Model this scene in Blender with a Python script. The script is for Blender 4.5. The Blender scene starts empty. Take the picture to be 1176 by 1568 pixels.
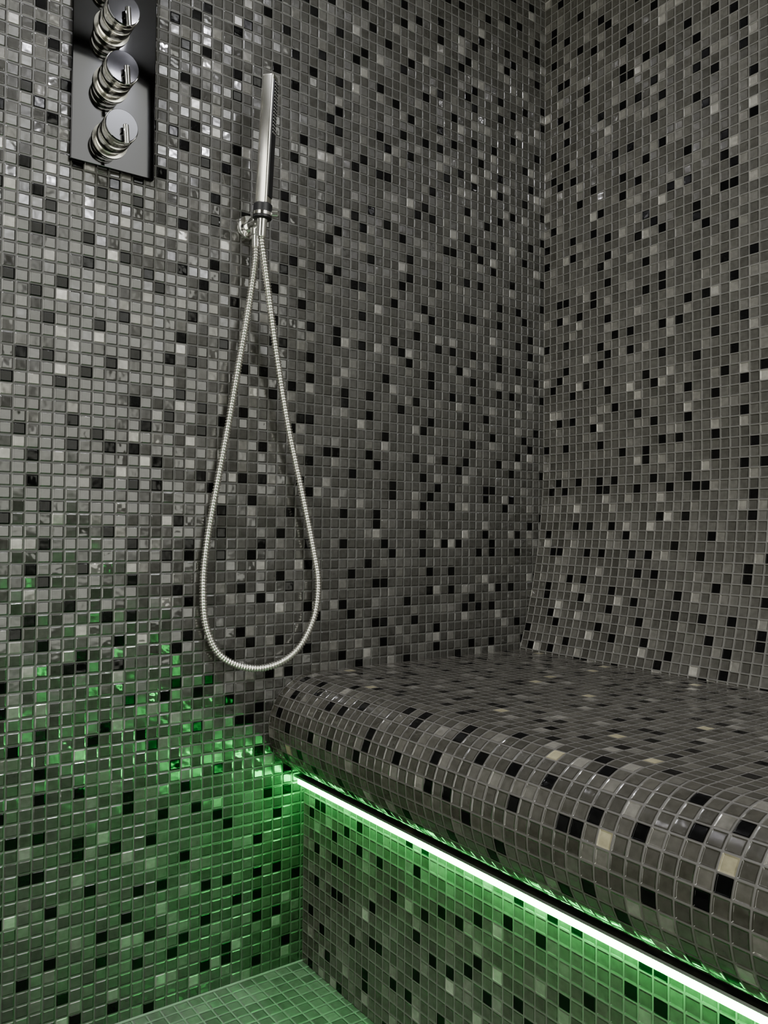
import bpy, bmesh, math, random
from mathutils import Vector, Matrix
random.seed(4)
scene = bpy.context.scene
PITCH = 0.0185
YB = -1.62      # rear of room
YE = -1.565     # bench end, butting against the glazing
XL = -2.05      # far left wall
H = 2.35

# ------------------------------------------------------------------ materials
def nd(nt, t, **kw):
    n = nt.nodes.new(t)
    for k, v in kw.items():
        setattr(n, k, v)
    return n

def math_n(nt, op, a, b=None, c=None):
    n = nd(nt, 'ShaderNodeMath', operation=op)
    for i, v in enumerate((a, b, c)):
        if v is None: continue
        if isinstance(v, (int, float)): n.inputs[i].default_value = v
        else: nt.links.new(v, n.inputs[i])
    return n.outputs[0]

def mosaic(name, stops, grout=(0.12, 0.12, 0.115), seed=0.0, tilt=0.07, pitch=PITCH, rough=(0.08, 0.32), ripple=0.25,
           accents=True, light=(.16, .16, .15), spec=.5):
    m = bpy.data.materials.new(name); m.use_nodes = True
    nt = m.node_tree; L = nt.links
    bsdf = nt.nodes['Principled BSDF']
    def vm(op, a, b=None):
        n = nd(nt, 'ShaderNodeVectorMath', operation=op); L.new(a, n.inputs[0])
        if b is not None:
            if isinstance(b, tuple): n.inputs[1].default_value = b
            else: L.new(b, n.inputs[1])
        return n.outputs[0]
    def vscale(a, s):
        n = nd(nt, 'ShaderNodeVectorMath', operation='SCALE'); L.new(a, n.inputs[0])
        if isinstance(s, (int, float)): n.inputs['Scale'].default_value = s
        else: L.new(s, n.inputs['Scale'])
        return n.outputs[0]
    def sep(a):
        n = nd(nt, 'ShaderNodeSeparateXYZ'); L.new(a, n.inputs[0]); return n.outputs
    def white(a):
        n = nd(nt, 'ShaderNodeTexWhiteNoise', noise_dimensions='3D'); L.new(a, n.inputs['Vector']); return n
    uv = nd(nt, 'ShaderNodeUVMap', uv_map='UVMap')
    sc = vscale(uv.outputs[0], 1.0 / pitch)
    fl = vm('FLOOR', sc); fr = vm('FRACTION', sc); sp = sep(fr)
    dx = math_n(nt, 'SUBTRACT', 0.5, math_n(nt, 'ABSOLUTE', math_n(nt, 'SUBTRACT', sp[0], 0.5)))
    dy = math_n(nt, 'SUBTRACT', 0.5, math_n(nt, 'ABSOLUTE', math_n(nt, 'SUBTRACT', sp[1], 0.5)))
    d = math_n(nt, 'SMOOTH_MIN', dx, dy, 0.08)
    def sstep(v, a, b):
        n = nd(nt, 'ShaderNodeMapRange', interpolation_type='SMOOTHSTEP')
        n.inputs['From Min'].default_value = a; n.inputs['From Max'].default_value = b
        L.new(v, n.inputs['Value']); return n.outputs[0]
    mask = sstep(d, 0.035, 0.065)
    hgt = sstep(d, 0.035, 0.15)
    off = vm('ADD', fl, (seed + .37, seed * 1.7 + .21, seed))
    wn = white(off)
    wn2 = white(vm('ADD', off, (91.3, 17.1, 5.5)))
    sc2 = nd(nt, 'ShaderNodeSeparateColor'); L.new(wn2.outputs['Color'], sc2.inputs[0])
    ramp = nd(nt, 'ShaderNodeValToRGB'); cr = ramp.color_ramp; cr.interpolation = 'CONSTANT'
    while len(cr.elements) < len(stops): cr.elements.new(0.5)
    for e, (p, c) in zip(cr.elements, stops):
        e.position = p; e.color = (*c, 1)
    L.new(wn.outputs['Value'], ramp.inputs[0])
    col = ramp.outputs[0]
    def pick(ox, oy, sd):       # exactly one tile in every 3x3 block of the sheet
        c = vm('ADD', fl, (ox + 3000.5, oy + 3000.5, 0))
        blk = vm('FLOOR', vscale(c, 1 / 3.0))
        s = sep(vm('SUBTRACT', c, vscale(blk, 3.0)))
        w = nd(nt, 'ShaderNodeSeparateColor'); L.new(white(vm('ADD', blk, (sd, sd * 2.3, sd))).outputs['Color'], w.inputs[0])
        ax = math_n(nt, 'COMPARE', math_n(nt, 'FLOOR', s[0]), math_n(nt, 'FLOOR', math_n(nt, 'MULTIPLY', w.outputs[0], 2.999)), .3)
        ay = math_n(nt, 'COMPARE', math_n(nt, 'FLOOR', s[1]), math_n(nt, 'FLOOR', math_n(nt, 'MULTIPLY', w.outputs[1], 2.999)), .3)
        return math_n(nt, 'MULTIPLY', ax, ay), w.outputs[2]
    def mix(f, a, b):
        n = nd(nt, 'ShaderNodeMix', data_type='RGBA'); L.new(f, n.inputs['Factor'])
        for s_, v_ in (('A', a), ('B', b)):
            if isinstance(v_, tuple): n.inputs[s_].default_value = (*v_, 1)
            else: L.new(v_, n.inputs[s_])
        return n.outputs['Result']
    bsdf.inputs['Specular IOR Level'].default_value = spec
    if accents:
        pl_, pw = pick(1, 1, seed + 40.7)
        lc = nd(nt, 'ShaderNodeVectorMath', operation='SCALE'); lc.inputs[0].default_value = light
        L.new(math_n(nt, 'MULTIPLY_ADD', math_n(nt, 'POWER', pw, 2.0), 1.2, .75), lc.inputs['Scale'])
        col = mix(pl_, col, lc.outputs[0])
        pd, _ = pick(0, 0, seed + 7.3)
        col = mix(pd, col, (0.007, 0.007, 0.0075))
        L.new(math_n(nt, 'MULTIPLY_ADD', pd, -(spec - .25), spec), bsdf.inputs['Specular IOR Level'])
        # silver-backed glass for the light chips
        sv = math_n(nt, 'MULTIPLY', math_n(nt, 'MULTIPLY', pl_, math_n(nt, 'SUBTRACT', 1.0, pd)), mask)
        L.new(math_n(nt, 'MULTIPLY', sv, .45), bsdf.inputs['Metallic'])
    nz = nd(nt, 'ShaderNodeTexNoise'); nz.inputs['Scale'].default_value = 2.2; nz.inputs['Detail'].default_value = 3
    L.new(sc, nz.inputs['Vector'])
    bright = math_n(nt, 'MULTIPLY', math_n(nt, 'MULTIPLY_ADD', sc2.outputs[0], 0.3, 0.85),
                    math_n(nt, 'MULTIPLY_ADD', nz.outputs[0], 0.9, 0.55))
    L.new(mix(mask, grout, vscale(col, bright)), bsdf.inputs['Base Color'])
    rr = math_n(nt, 'MULTIPLY_ADD', sc2.outputs[1], rough[1] - rough[0], rough[0])
    r2 = nd(nt, 'ShaderNodeMix', data_type='FLOAT'); L.new(mask, r2.inputs['Factor']); r2.inputs['A'].default_value = 0.7
    L.new(rr, r2.inputs['B']); L.new(r2.outputs[0], bsdf.inputs['Roughness'])
    bsdf.inputs['IOR'].default_value = 1.55
    geo = nd(nt, 'ShaderNodeNewGeometry')
    ts = vscale(vm('SUBTRACT', wn2.outputs['Color'], (.5, .5, .5)), tilt * 2)
    no = vm('NORMALIZE', vm('ADD', geo.outputs['Normal'], ts))
    nz2 = nd(nt, 'ShaderNodeTexNoise'); nz2.inputs['Scale'].default_value = 1.3; nz2.inputs['Detail'].default_value = 1
    L.new(sc, nz2.inputs['Vector'])
    hh = math_n(nt, 'ADD', hgt, math_n(nt, 'MULTIPLY', nz2.outputs[0], ripple))
    bp = nd(nt, 'ShaderNodeBump'); bp.inputs['Strength'].default_value = 0.8; bp.inputs['Distance'].default_value = 0.0014
    L.new(hh, bp.inputs['Height']); L.new(no, bp.inputs['Normal'])
    L.new(bp.outputs[0], bsdf.inputs['Normal'])
    return m

def g(v, w=1.0): return (v * (1 + .025 * w), v, v * (1 - .07 * w))
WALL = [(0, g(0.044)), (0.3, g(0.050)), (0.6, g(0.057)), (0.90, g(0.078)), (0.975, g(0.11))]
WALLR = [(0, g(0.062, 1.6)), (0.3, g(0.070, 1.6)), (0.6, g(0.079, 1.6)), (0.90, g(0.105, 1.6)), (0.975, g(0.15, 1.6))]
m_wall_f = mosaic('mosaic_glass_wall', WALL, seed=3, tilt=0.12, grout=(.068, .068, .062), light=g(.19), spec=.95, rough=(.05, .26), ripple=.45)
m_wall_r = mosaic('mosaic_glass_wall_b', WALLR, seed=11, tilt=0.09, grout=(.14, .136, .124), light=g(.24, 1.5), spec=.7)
BEN = [(0, g(0.048, 2)), (0.3, g(0.055, 2)), (0.6, g(0.063, 2)), (0.90, g(0.085, 2)), (0.988, (0.34, .31, .20))]
m_bench = mosaic('mosaic_glass_bench', BEN, seed=23, tilt=0.09, rough=(.07, .24), grout=(.092, .087, .080), light=g(.18, 1.6), spec=1.0, ripple=.45)
FLO = [(0, g(0.09)), (0.3, g(0.105)), (0.6, g(0.12)), (0.85, g(0.15))]
m_floor = mosaic('mosaic_floor', FLO, seed=31, tilt=0.03, pitch=0.0225, rough=(.2, .45), grout=(.20, .20, .19), accents=False)

def simple(name, col, metal=0, rough=.4, noise=0.0, emit=None, es=0):
    m = bpy.data.materials.new(name); m.use_nodes = True
    nt = m.node_tree; b = nt.nodes['Principled BSDF']
    b.inputs['Base Color'].default_value = (*col, 1); b.inputs['Metallic'].default_value = metal
    tc = nd(nt, 'ShaderNodeTexCoord'); nz = nd(nt, 'ShaderNodeTexNoise'); nz.inputs['Scale'].default_value = 35
    nt.links.new(tc.outputs['Object'], nz.inputs['Vector'])
    nt.links.new(math_n(nt, 'MULTIPLY_ADD', nz.outputs[0], noise, rough), b.inputs['Roughness'])
    if emit:
        b.inputs['Emission Color'].default_value = (*emit, 1); b.inputs['Emission Strength'].default_value = es
    return m
m_chrome = simple('chrome', (.93, .92, .89), 1, .08, .06)
m_satin = simple('satin_chrome', (.95, .93, .86), 1, .16, .08)
m_brass = simple('knob_chrome', (.97, .95, .88), 1, .14, .06)
m_plate = simple('mirror_plate', (.09, .09, .097), 1, .04, .03)
m_dark = simple('dark_rubber', (.02, .02, .022), 0, .35, .1)
m_led = simple('led_green', (.2, .9, .4), 0, .4, 0, (0.06, 1.0, 0.15), 36)
m_alu = simple('aluminium', (.5, .5, .5), 1, .35, .1)
m_ceil = simple('ceiling_paint', (.5, .5, .5), 0, .7, .1)
m_lens = simple('lamp_lens', (.9, .9, .9), 0, .4, 0, (1, .97, .98), 60)
m_frost = simple('frosted_glass', (.6, .62, .62), 0, .5, .1)
m_caulk = simple('silicone', (.25, .25, .24), 0, .5, .1)

# ------------------------------------------------------------------ helpers
def link(o):
    scene.collection.objects.link(o); return o

def mesh_obj(name, verts, faces, mat, uvs=None, smooth=False, parent=None):
    me = bpy.data.meshes.new(name); me.from_pydata(verts, [], faces)
    if uvs:
        l = me.uv_layers.new(name='UVMap')
        for p in me.polygons:
            for k, li in enumerate(p.loop_indices):
                l.data[li].uv = uvs[p.index][k]
    me.materials.append(mat)
    if smooth: me.polygons.foreach_set('use_smooth', [True] * len(me.polygons))
    me.update()
    o = link(bpy.data.objects.new(name, me))
    if parent: o.parent = parent
    return o

def quad_wall(name, p0, du, dv, mat):
    p0, du, dv = Vector(p0), Vector(du), Vector(dv)
    v = [p0, p0 + du, p0 + du + dv, p0 + dv]
    return mesh_obj(name, v, [(0, 1, 2, 3)], mat, [[(0, 0), (du.length, 0), (du.length, dv.length), (0, dv.length)]])

def extrude_y(name, prof, y0, y1, mat, s0=0.0, smooth=True):
    v, f, u = [], [], []
    s = s0; S = []
    for i, p in enumerate(prof):
        if i: s += math.dist(p, prof[i - 1])
        S.append(s); v += [(p[0], y0, p[1]), (p[0], y1, p[1])]
    W = abs(y1 - y0)
    for i in range(len(prof) - 1):
        f.append((2 * i, 2 * i + 1, 2 * i + 3, 2 * i + 2))
        u.append([(0, S[i]), (W, S[i]), (W, S[i + 1]), (0, S[i + 1])])
    return mesh_obj(name, v, f, mat, u, smooth), S[-1]

def lathe(name, prof, axis_from, axis_dir, mat, seg=40, parent=None, smooth=True):
    a = Vector(axis_dir).normalized(); q = a.to_track_quat('Z', 'Y').to_matrix(); o0 = Vector(axis_from)
    v, f = [], []
    for r, h in prof:
        for k in range(seg):
            t = 2 * math.pi * k / seg
            v.append(o0 + q @ Vector((r * math.cos(t), r * math.sin(t), h)))
    for i in range(len(prof) - 1):
        for k in range(seg):
            k2 = (k + 1) % seg
            f.append((i * seg + k, i * seg + k2, (i + 1) * seg + k2, (i + 1) * seg + k))
    f.append(tuple(range(seg))[::-1]); n = (len(prof) - 1) * seg
    f.append(tuple(range(n, n + seg)))
    o = mesh_obj(name, v, f, mat, None, smooth, parent)
    if smooth:
        md = o.modifiers.new('es', 'EDGE_SPLIT'); md.split_angle = math.radians(35)
    return o

def box(name, size, mat, M=Matrix(), bevel=.002, parent=None):
    bm = bmesh.new(); bmesh.ops.create_cube(bm, size=1)
    bmesh.ops.scale(bm, vec=size, verts=bm.verts)
    if bevel: bmesh.ops.bevel(bm, geom=bm.edges[:], offset=bevel, segments=4, profile=.5, affect='EDGES')
    bm.transform(M)
    me = bpy.data.meshes.new(name); bm.to_mesh(me); bm.free(); me.materials.append(mat)
    me.polygons.foreach_set('use_smooth', [True] * len(me.polygons))
    o = link(bpy.data.objects.new(name, me))
    md = o.modifiers.new('es', 'EDGE_SPLIT'); md.split_angle = math.radians(40)
    if parent: o.parent = parent
    return o

def empty(name, loc=(0, 0, 0)):
    e = link(bpy.data.objects.new(name, None)); e.empty_display_size = .05
    return e
T = Matrix.Translation

# ------------------------------------------------------------------ room shell
quad_wall('wall_front', (XL, 0, 0), (-XL + .02, 0, 0), (0, 0, H), m_wall_f)
quad_wall('floor', (XL, YB, 0), (-XL + .02, 0, 0), (0, -YB, 0), m_floor)
quad_wall('wall_left', (XL, YB, 0), (0, -YB, 0), (0, 0, H), m_wall_f)
quad_wall('wall_rear', (.02, YB, 0), (XL - .02, 0, 0), (0, 0, H), m_wall_f)
quad_wall('ceiling', (XL, 0, H), (-XL + .02, 0, 0), (0, YB, 0), m_ceil)
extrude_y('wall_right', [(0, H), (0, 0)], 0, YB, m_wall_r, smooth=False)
ZT = .5035
R = .0875; CX = -.585; CZ = ZT - R
prof = [(-.072, ZT), (-.3, ZT), (CX, ZT)]
for i in range(1, 29):
    a = math.radians(90 + 180 * i / 28)
    prof.append((CX + R * math.cos(a), CZ + R * math.sin(a)))
b, s = extrude_y('mosaic_bench', prof, -.0005, YE, m_bench)
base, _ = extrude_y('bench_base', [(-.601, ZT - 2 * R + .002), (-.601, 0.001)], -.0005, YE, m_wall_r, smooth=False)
base.parent = b
prof = [(-.0006, .93)]
for i in range(1, 19):
    t = i / 18
    prof.append((-.0006 - .0714 * t ** 2.0, .93 - (.93 - ZT) * t))
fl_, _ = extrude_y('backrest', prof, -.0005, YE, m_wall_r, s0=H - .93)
fl_.parent = b
box('led_channel', (.024, -YE - .01, .0035), m_alu, T((-.613, YE / 2, ZT - 2 * R - .0005)), 0, b)

led = empty('led_strip_light')
box('diffuser', (.010, -YE - .010, .0135), m_led, T((-.6125, YE / 2, ZT - 2 * R - .010)), .002, led)

def bead(name, a, c, r=.004):
    a, c = Vector(a), Vector(c)
    lathe(name, [(r, 0), (r, (c - a).length)], a, c - a, m_caulk, 8)
bead('trim_1', (XL, -.001, .001), (-.601, -.001, .001), .002)

# ------------------------------------------------------------------ shower valve
pl = empty('shower_control_panel')
PX0, PX1, PZ0, PZ1 = -1.018, -.8905, 1.304, 1.304 + .44
box('plate', (PX1 - PX0, .010, PZ1 - PZ0), m_plate, T(((PX0 + PX1) / 2, -.005, (PZ0 + PZ1) / 2)), .0015, pl)
pxc = (PX0 + PX1) / 2 - .007
for i, z in enumerate((1.345, 1.432, 1.519, 1.606)):
    prof = [(.027, 0), (.027, .004), (.0215, .005), (.0215, .011)]
    h = .011
    for k, hh in enumerate((.022, .018)):
        prof += [(.0215, h + .001), (.0238, h + .002), (.0246, h + .004), (.0246, h + hh - .004), (.0238, h + hh - .002), (.0215, h + hh - .001)]
        h += hh
    prof += [(.0225, h + .001), (.0250, h + .002), (.0250, h + .006), (.024, h + .0075)]
    lathe('knob_%d' % (i + 1), prof, (pxc, -.010, z), (0, -1, 0), m_brass, 48, pl)
    yf = -.010 - h - .0075
    lathe('knob_cap_%d' % (i + 1), [(.0238, 0), (.0238, .002), (.0230, .0028)], (pxc, yf, z), (0, -1, 0), m_plate, 48, pl)
    px_ = pxc + .003
    lathe('lever_foot_%d' % (i + 1), [(.0035, 0), (.0035, .010)], (px_, yf - .002, z - .010), (0, -1, 0), m_chrome, 16, pl)
    lathe('lever_%d' % (i + 1), [(.0032, 0), (.0042, .001), (.0042, .028), (.0034, .029)], (px_, yf - .010, z - .001), (.08, 0, -1), m_chrome, 16, pl)

# ------------------------------------------------------------------ hand shower
hs = empty('hand_shower')
hx, hz = -.7235, 1.268
lathe('rosette', [(.021, 0), (.021, .004), (.019, .007), (.012, .009)], (hx, 0, hz), (0, -1, 0), m_chrome, 40, hs)
lathe('bracket_arm', [(.0115, 0), (.0115, .036), (.0095, .037), (.0095, .045)], (hx, -.007, hz), (0, -1, 0), m_chrome, 32, hs)
lathe('outlet', [(.0095, 0), (.0095, .016), (.008, .017), (.008, .036)], (-.7215, -.028, hz - .004), (0, 0, -1), m_chrome, 28, hs)
bot = Vector((-.7290, -.062, 1.238)); top = Vector((-.7215, -.072, 1.500))
ax = (top - bot).normalized()
Rm = Matrix.Rotation(math.radians(38), 3, 'Z')
zz = ax; xx = (Rm @ Vector((1, 0, 0))); xx = (xx - zz * xx.dot(zz)).normalized(); yy = zz.cross(xx)
M = Matrix(((xx.x, yy.x, zz.x, 0), (xx.y, yy.y, zz.y, 0), (xx.z, yy.z, zz.z, 0), (0, 0, 0, 1)))
ln = (top - bot).length
def at(h, dx=0, dy=0): return T(bot + ax * h) @ M @ T((dx, dy, 0))
box('handset_body', (.021, .022, ln - .045), m_satin, at(.045 + (ln - .045) / 2), .0045, hs)
box('handset_face', (.0165, .003, ln - .07), m_dark, at(.06 + (ln - .07) / 2, 0, -.0108), .001, hs)
bm = bmesh.new()
for i in range(16):
    for k in (-1, 0, 1):
        mm = at(ln - .014 - i * .0055, k * .0046, -.0126)
        bmesh.ops.create_icosphere(bm, subdivisions=1, radius=.0014, matrix=mm)
me = bpy.data.meshes.new('nozzles'); bm.to_mesh(me); bm.free(); me.materials.append(m_caulk)
o = link(bpy.data.objects.new('nozzles', me)); o.parent = hs
lathe('handset_tail', [(.0075, 0), (.0082, .004), (.0082, .024), (.0095, .028), (.0095, .05)], bot - ax * .004, ax, m_chrome, 28, hs)
lathe('holder_cup', [(.0125, 0), (.0155, .002), (.0155, .024), (.0135, .026)], bot + ax * .024, ax, m_dark, 32, hs)
lathe('holder_ring', [(.0160, 0), (.0160, .005)], bot + ax * .030, ax, m_chrome, 32, hs)
lathe('holder_lever', [(.006, 0), (.006, .012), (.004, .014)], bot + ax * .036 + Vector((.012, -.004, 0)), (1, -.5, 0), m_chrome, 20, hs)

pts = [(-.7215, -.028, 1.232), (-.7225, -.027, 1.200), (-.734, -.024, 1.1115), (-.747, -.020, 1.0239), (-.762, -.016, .926), (-.7785, -.013, .8296),
       (-.7943, -.012, .7347), (-.7999, -.012, .6616), (-.793, -.013, .593), (-.763, -.015, .543), (-.7003, -.018, .5218),
       (-.638, -.020, .5403), (-.599, -.020, .5942), (-.588, -.020, .6585), (-.599, -.020, .7217), (-.625, -.022, .8237),
       (-.6567, -.028, .9343), (-.686, -.038, 1.0537), (-.712, -.050, 1.1716), (-.725, -.059, 1.218), tuple(bot - ax * .003)]
P = [Vector(p) for p in pts]
dense = []
E = [P[0] * 2 - P[1]] + P + [P[-1] * 2 - P[-2]]
for i in range(1, len(E) - 2):
    a, b_, c, d_ = E[i - 1], E[i], E[i + 1], E[i + 2]
    for k in range(60):
        t = k / 60
        dense.append(.5 * ((2 * b_) + (-a + c) * t + (2 * a - 5 * b_ + 4 * c - d_) * t * t + (-a + 3 * b_ - 3 * c + d_) * t ** 3))
dense.append(P[-1])
for _ in range(40):
    dense = [dense[0]] + [(dense[i - 1] + dense[i] * 2 + dense[i + 1]) / 4 for i in range(1, len(dense) - 1)] + [dense[-1]]
cum = [0]
for i in range(1, len(dense)): cum.append(cum[-1] + (dense[i] - dense[i - 1]).length)
step = .00085; tot = cum[-1]; n = int(tot / step); SEG = 14
v, f = [], []; j = 0; up = Vector((0, 1, 0))
for i in range(n + 1):
    s_ = min(i * tot / n, tot - 1e-6)
    while cum[j + 1] < s_: j += 1
    t = (s_ - cum[j]) / (cum[j + 1] - cum[j]); p = dense[j].lerp(dense[j + 1], t)
    jj0 = max(j - 3, 0); jj1 = min(j + 4, len(dense) - 1)
    tg = (dense[jj1] - dense[jj0]).normalized()
    n1 = (up - tg * up.dot(tg)).normalized(); n2 = tg.cross(n1)
    r = .0056 + .0010 * math.cos(2 * math.pi * s_ / .0048)
    for k in range(SEG):
        a = 2 * math.pi * k / SEG
        v.append(p + (n1 * math.cos(a) + n2 * math.sin(a)) * r)
for i in range(n):
    for k in range(SEG):
        k2 = (k + 1) % SEG
        f.append((i * SEG + k, i * SEG + k2, (i + 1) * SEG + k2, (i + 1) * SEG + k))
mesh_obj('hose', v, f, m_satin, None, True, hs)

# ------------------------------------------------------------------ glazing behind the viewer + unseen glass door added at the left for fill light
wd = empty('window_1')
box('glass', (.94, .008, 1.66), m_frost, T((-.54, YB + .016, 1.42)), 0, wd)
for x in (-1.02, -.06):
    box('stile', (.03, .03, 1.72), m_alu, T((x, YB + .018, 1.42)), .002, wd)
for z in (.575, 2.265):
    box('rail', (.93, .03, .03), m_alu, T((-.54, YB + .018, z)), .002, wd)
dr = empty('added_door')  # assumed door out of view, put in to brighten handset and bench nose
box('glass', (.008, .80, 1.96), m_frost, T((XL + .016, -.80, 1.0)), 0, dr)
for y in (-1.21, -.39):
    box('stile', (.03, .03, 2.02), m_alu, T((XL + .018, y, 1.02)), .002, dr)
box('rail', (.03, .80, .03), m_alu, T((XL + .018, -.80, 2.015)), .002, dr)

def area(name, loc, rot, sx, sy, power, col, shape='RECTANGLE', spread=180):
    l = bpy.data.lights.new(name, 'AREA'); l.shape = shape; l.size = sx; l.size_y = sy; l.energy = power; l.color = col
    l.spread = math.radians(spread)
    o = link(bpy.data.objects.new(name, l)); o.location = loc; o.rotation_euler = rot; return o
area('window_daylight', (-.54, YB + .036, 1.42), (math.radians(90), 0, 0), .90, 1.62, 5.8, (1, 1, .87))
area('door_fill_light', (XL + .036, -.80, 1.05), (math.radians(90), 0, math.radians(-90)), .76, 1.8, 9, (1, .975, .86))  # added fill lamp at the assumed door, lights nose and right wall
for i, (x, y, p) in enumerate(((-1.30, -.40, 5.5), (-.49, -1.44, 5.0))):
    sfx = '' if not i else '.001'
    e = lathe('ceiling_downlight' + sfx, [(.062, 0), (.062, .006), (.050, .008), (.046, .004)], (x, y, H), (0, 0, -1), m_alu, 40)
    ln_ = lathe('lens', [(.045, 0), (.045, .003)], (x, y, H - .0065), (0, 0, -1), m_lens, 32)
    ln_.parent = e
    area('downlight_lamp' + sfx, (x, y, H - .014), (0, 0, 0), .085, .085, p, (.93, .93, 1), 'DISK', 150)

w = bpy.data.worlds.new('World'); scene.world = w; w.use_nodes = True
w.node_tree.nodes['Background'].inputs[0].default_value = (.01, .01, .01, 1)

# ------------------------------------------------------------------ camera
cam = bpy.data.cameras.new('Camera'); co = link(bpy.data.objects.new('Camera', cam))
cam.sensor_width = 36; cam.sensor_fit = 'AUTO'; cam.lens = 28.47; cam.clip_start = .02
Rc = Matrix.Rotation(math.radians(-35.6), 4, 'Z') @ Matrix.Rotation(math.radians(91.43), 4, 'X') @ Matrix.Rotation(math.radians(.5), 4, 'Z')
co.matrix_world = T((-1.3275, -1.25, .7525)) @ Rc
scene.camera = co
scene.view_settings.view_transform = 'AgX'
scene.view_settings.look = 'AgX - Punchy'
scene.view_settings.exposure = 1.4
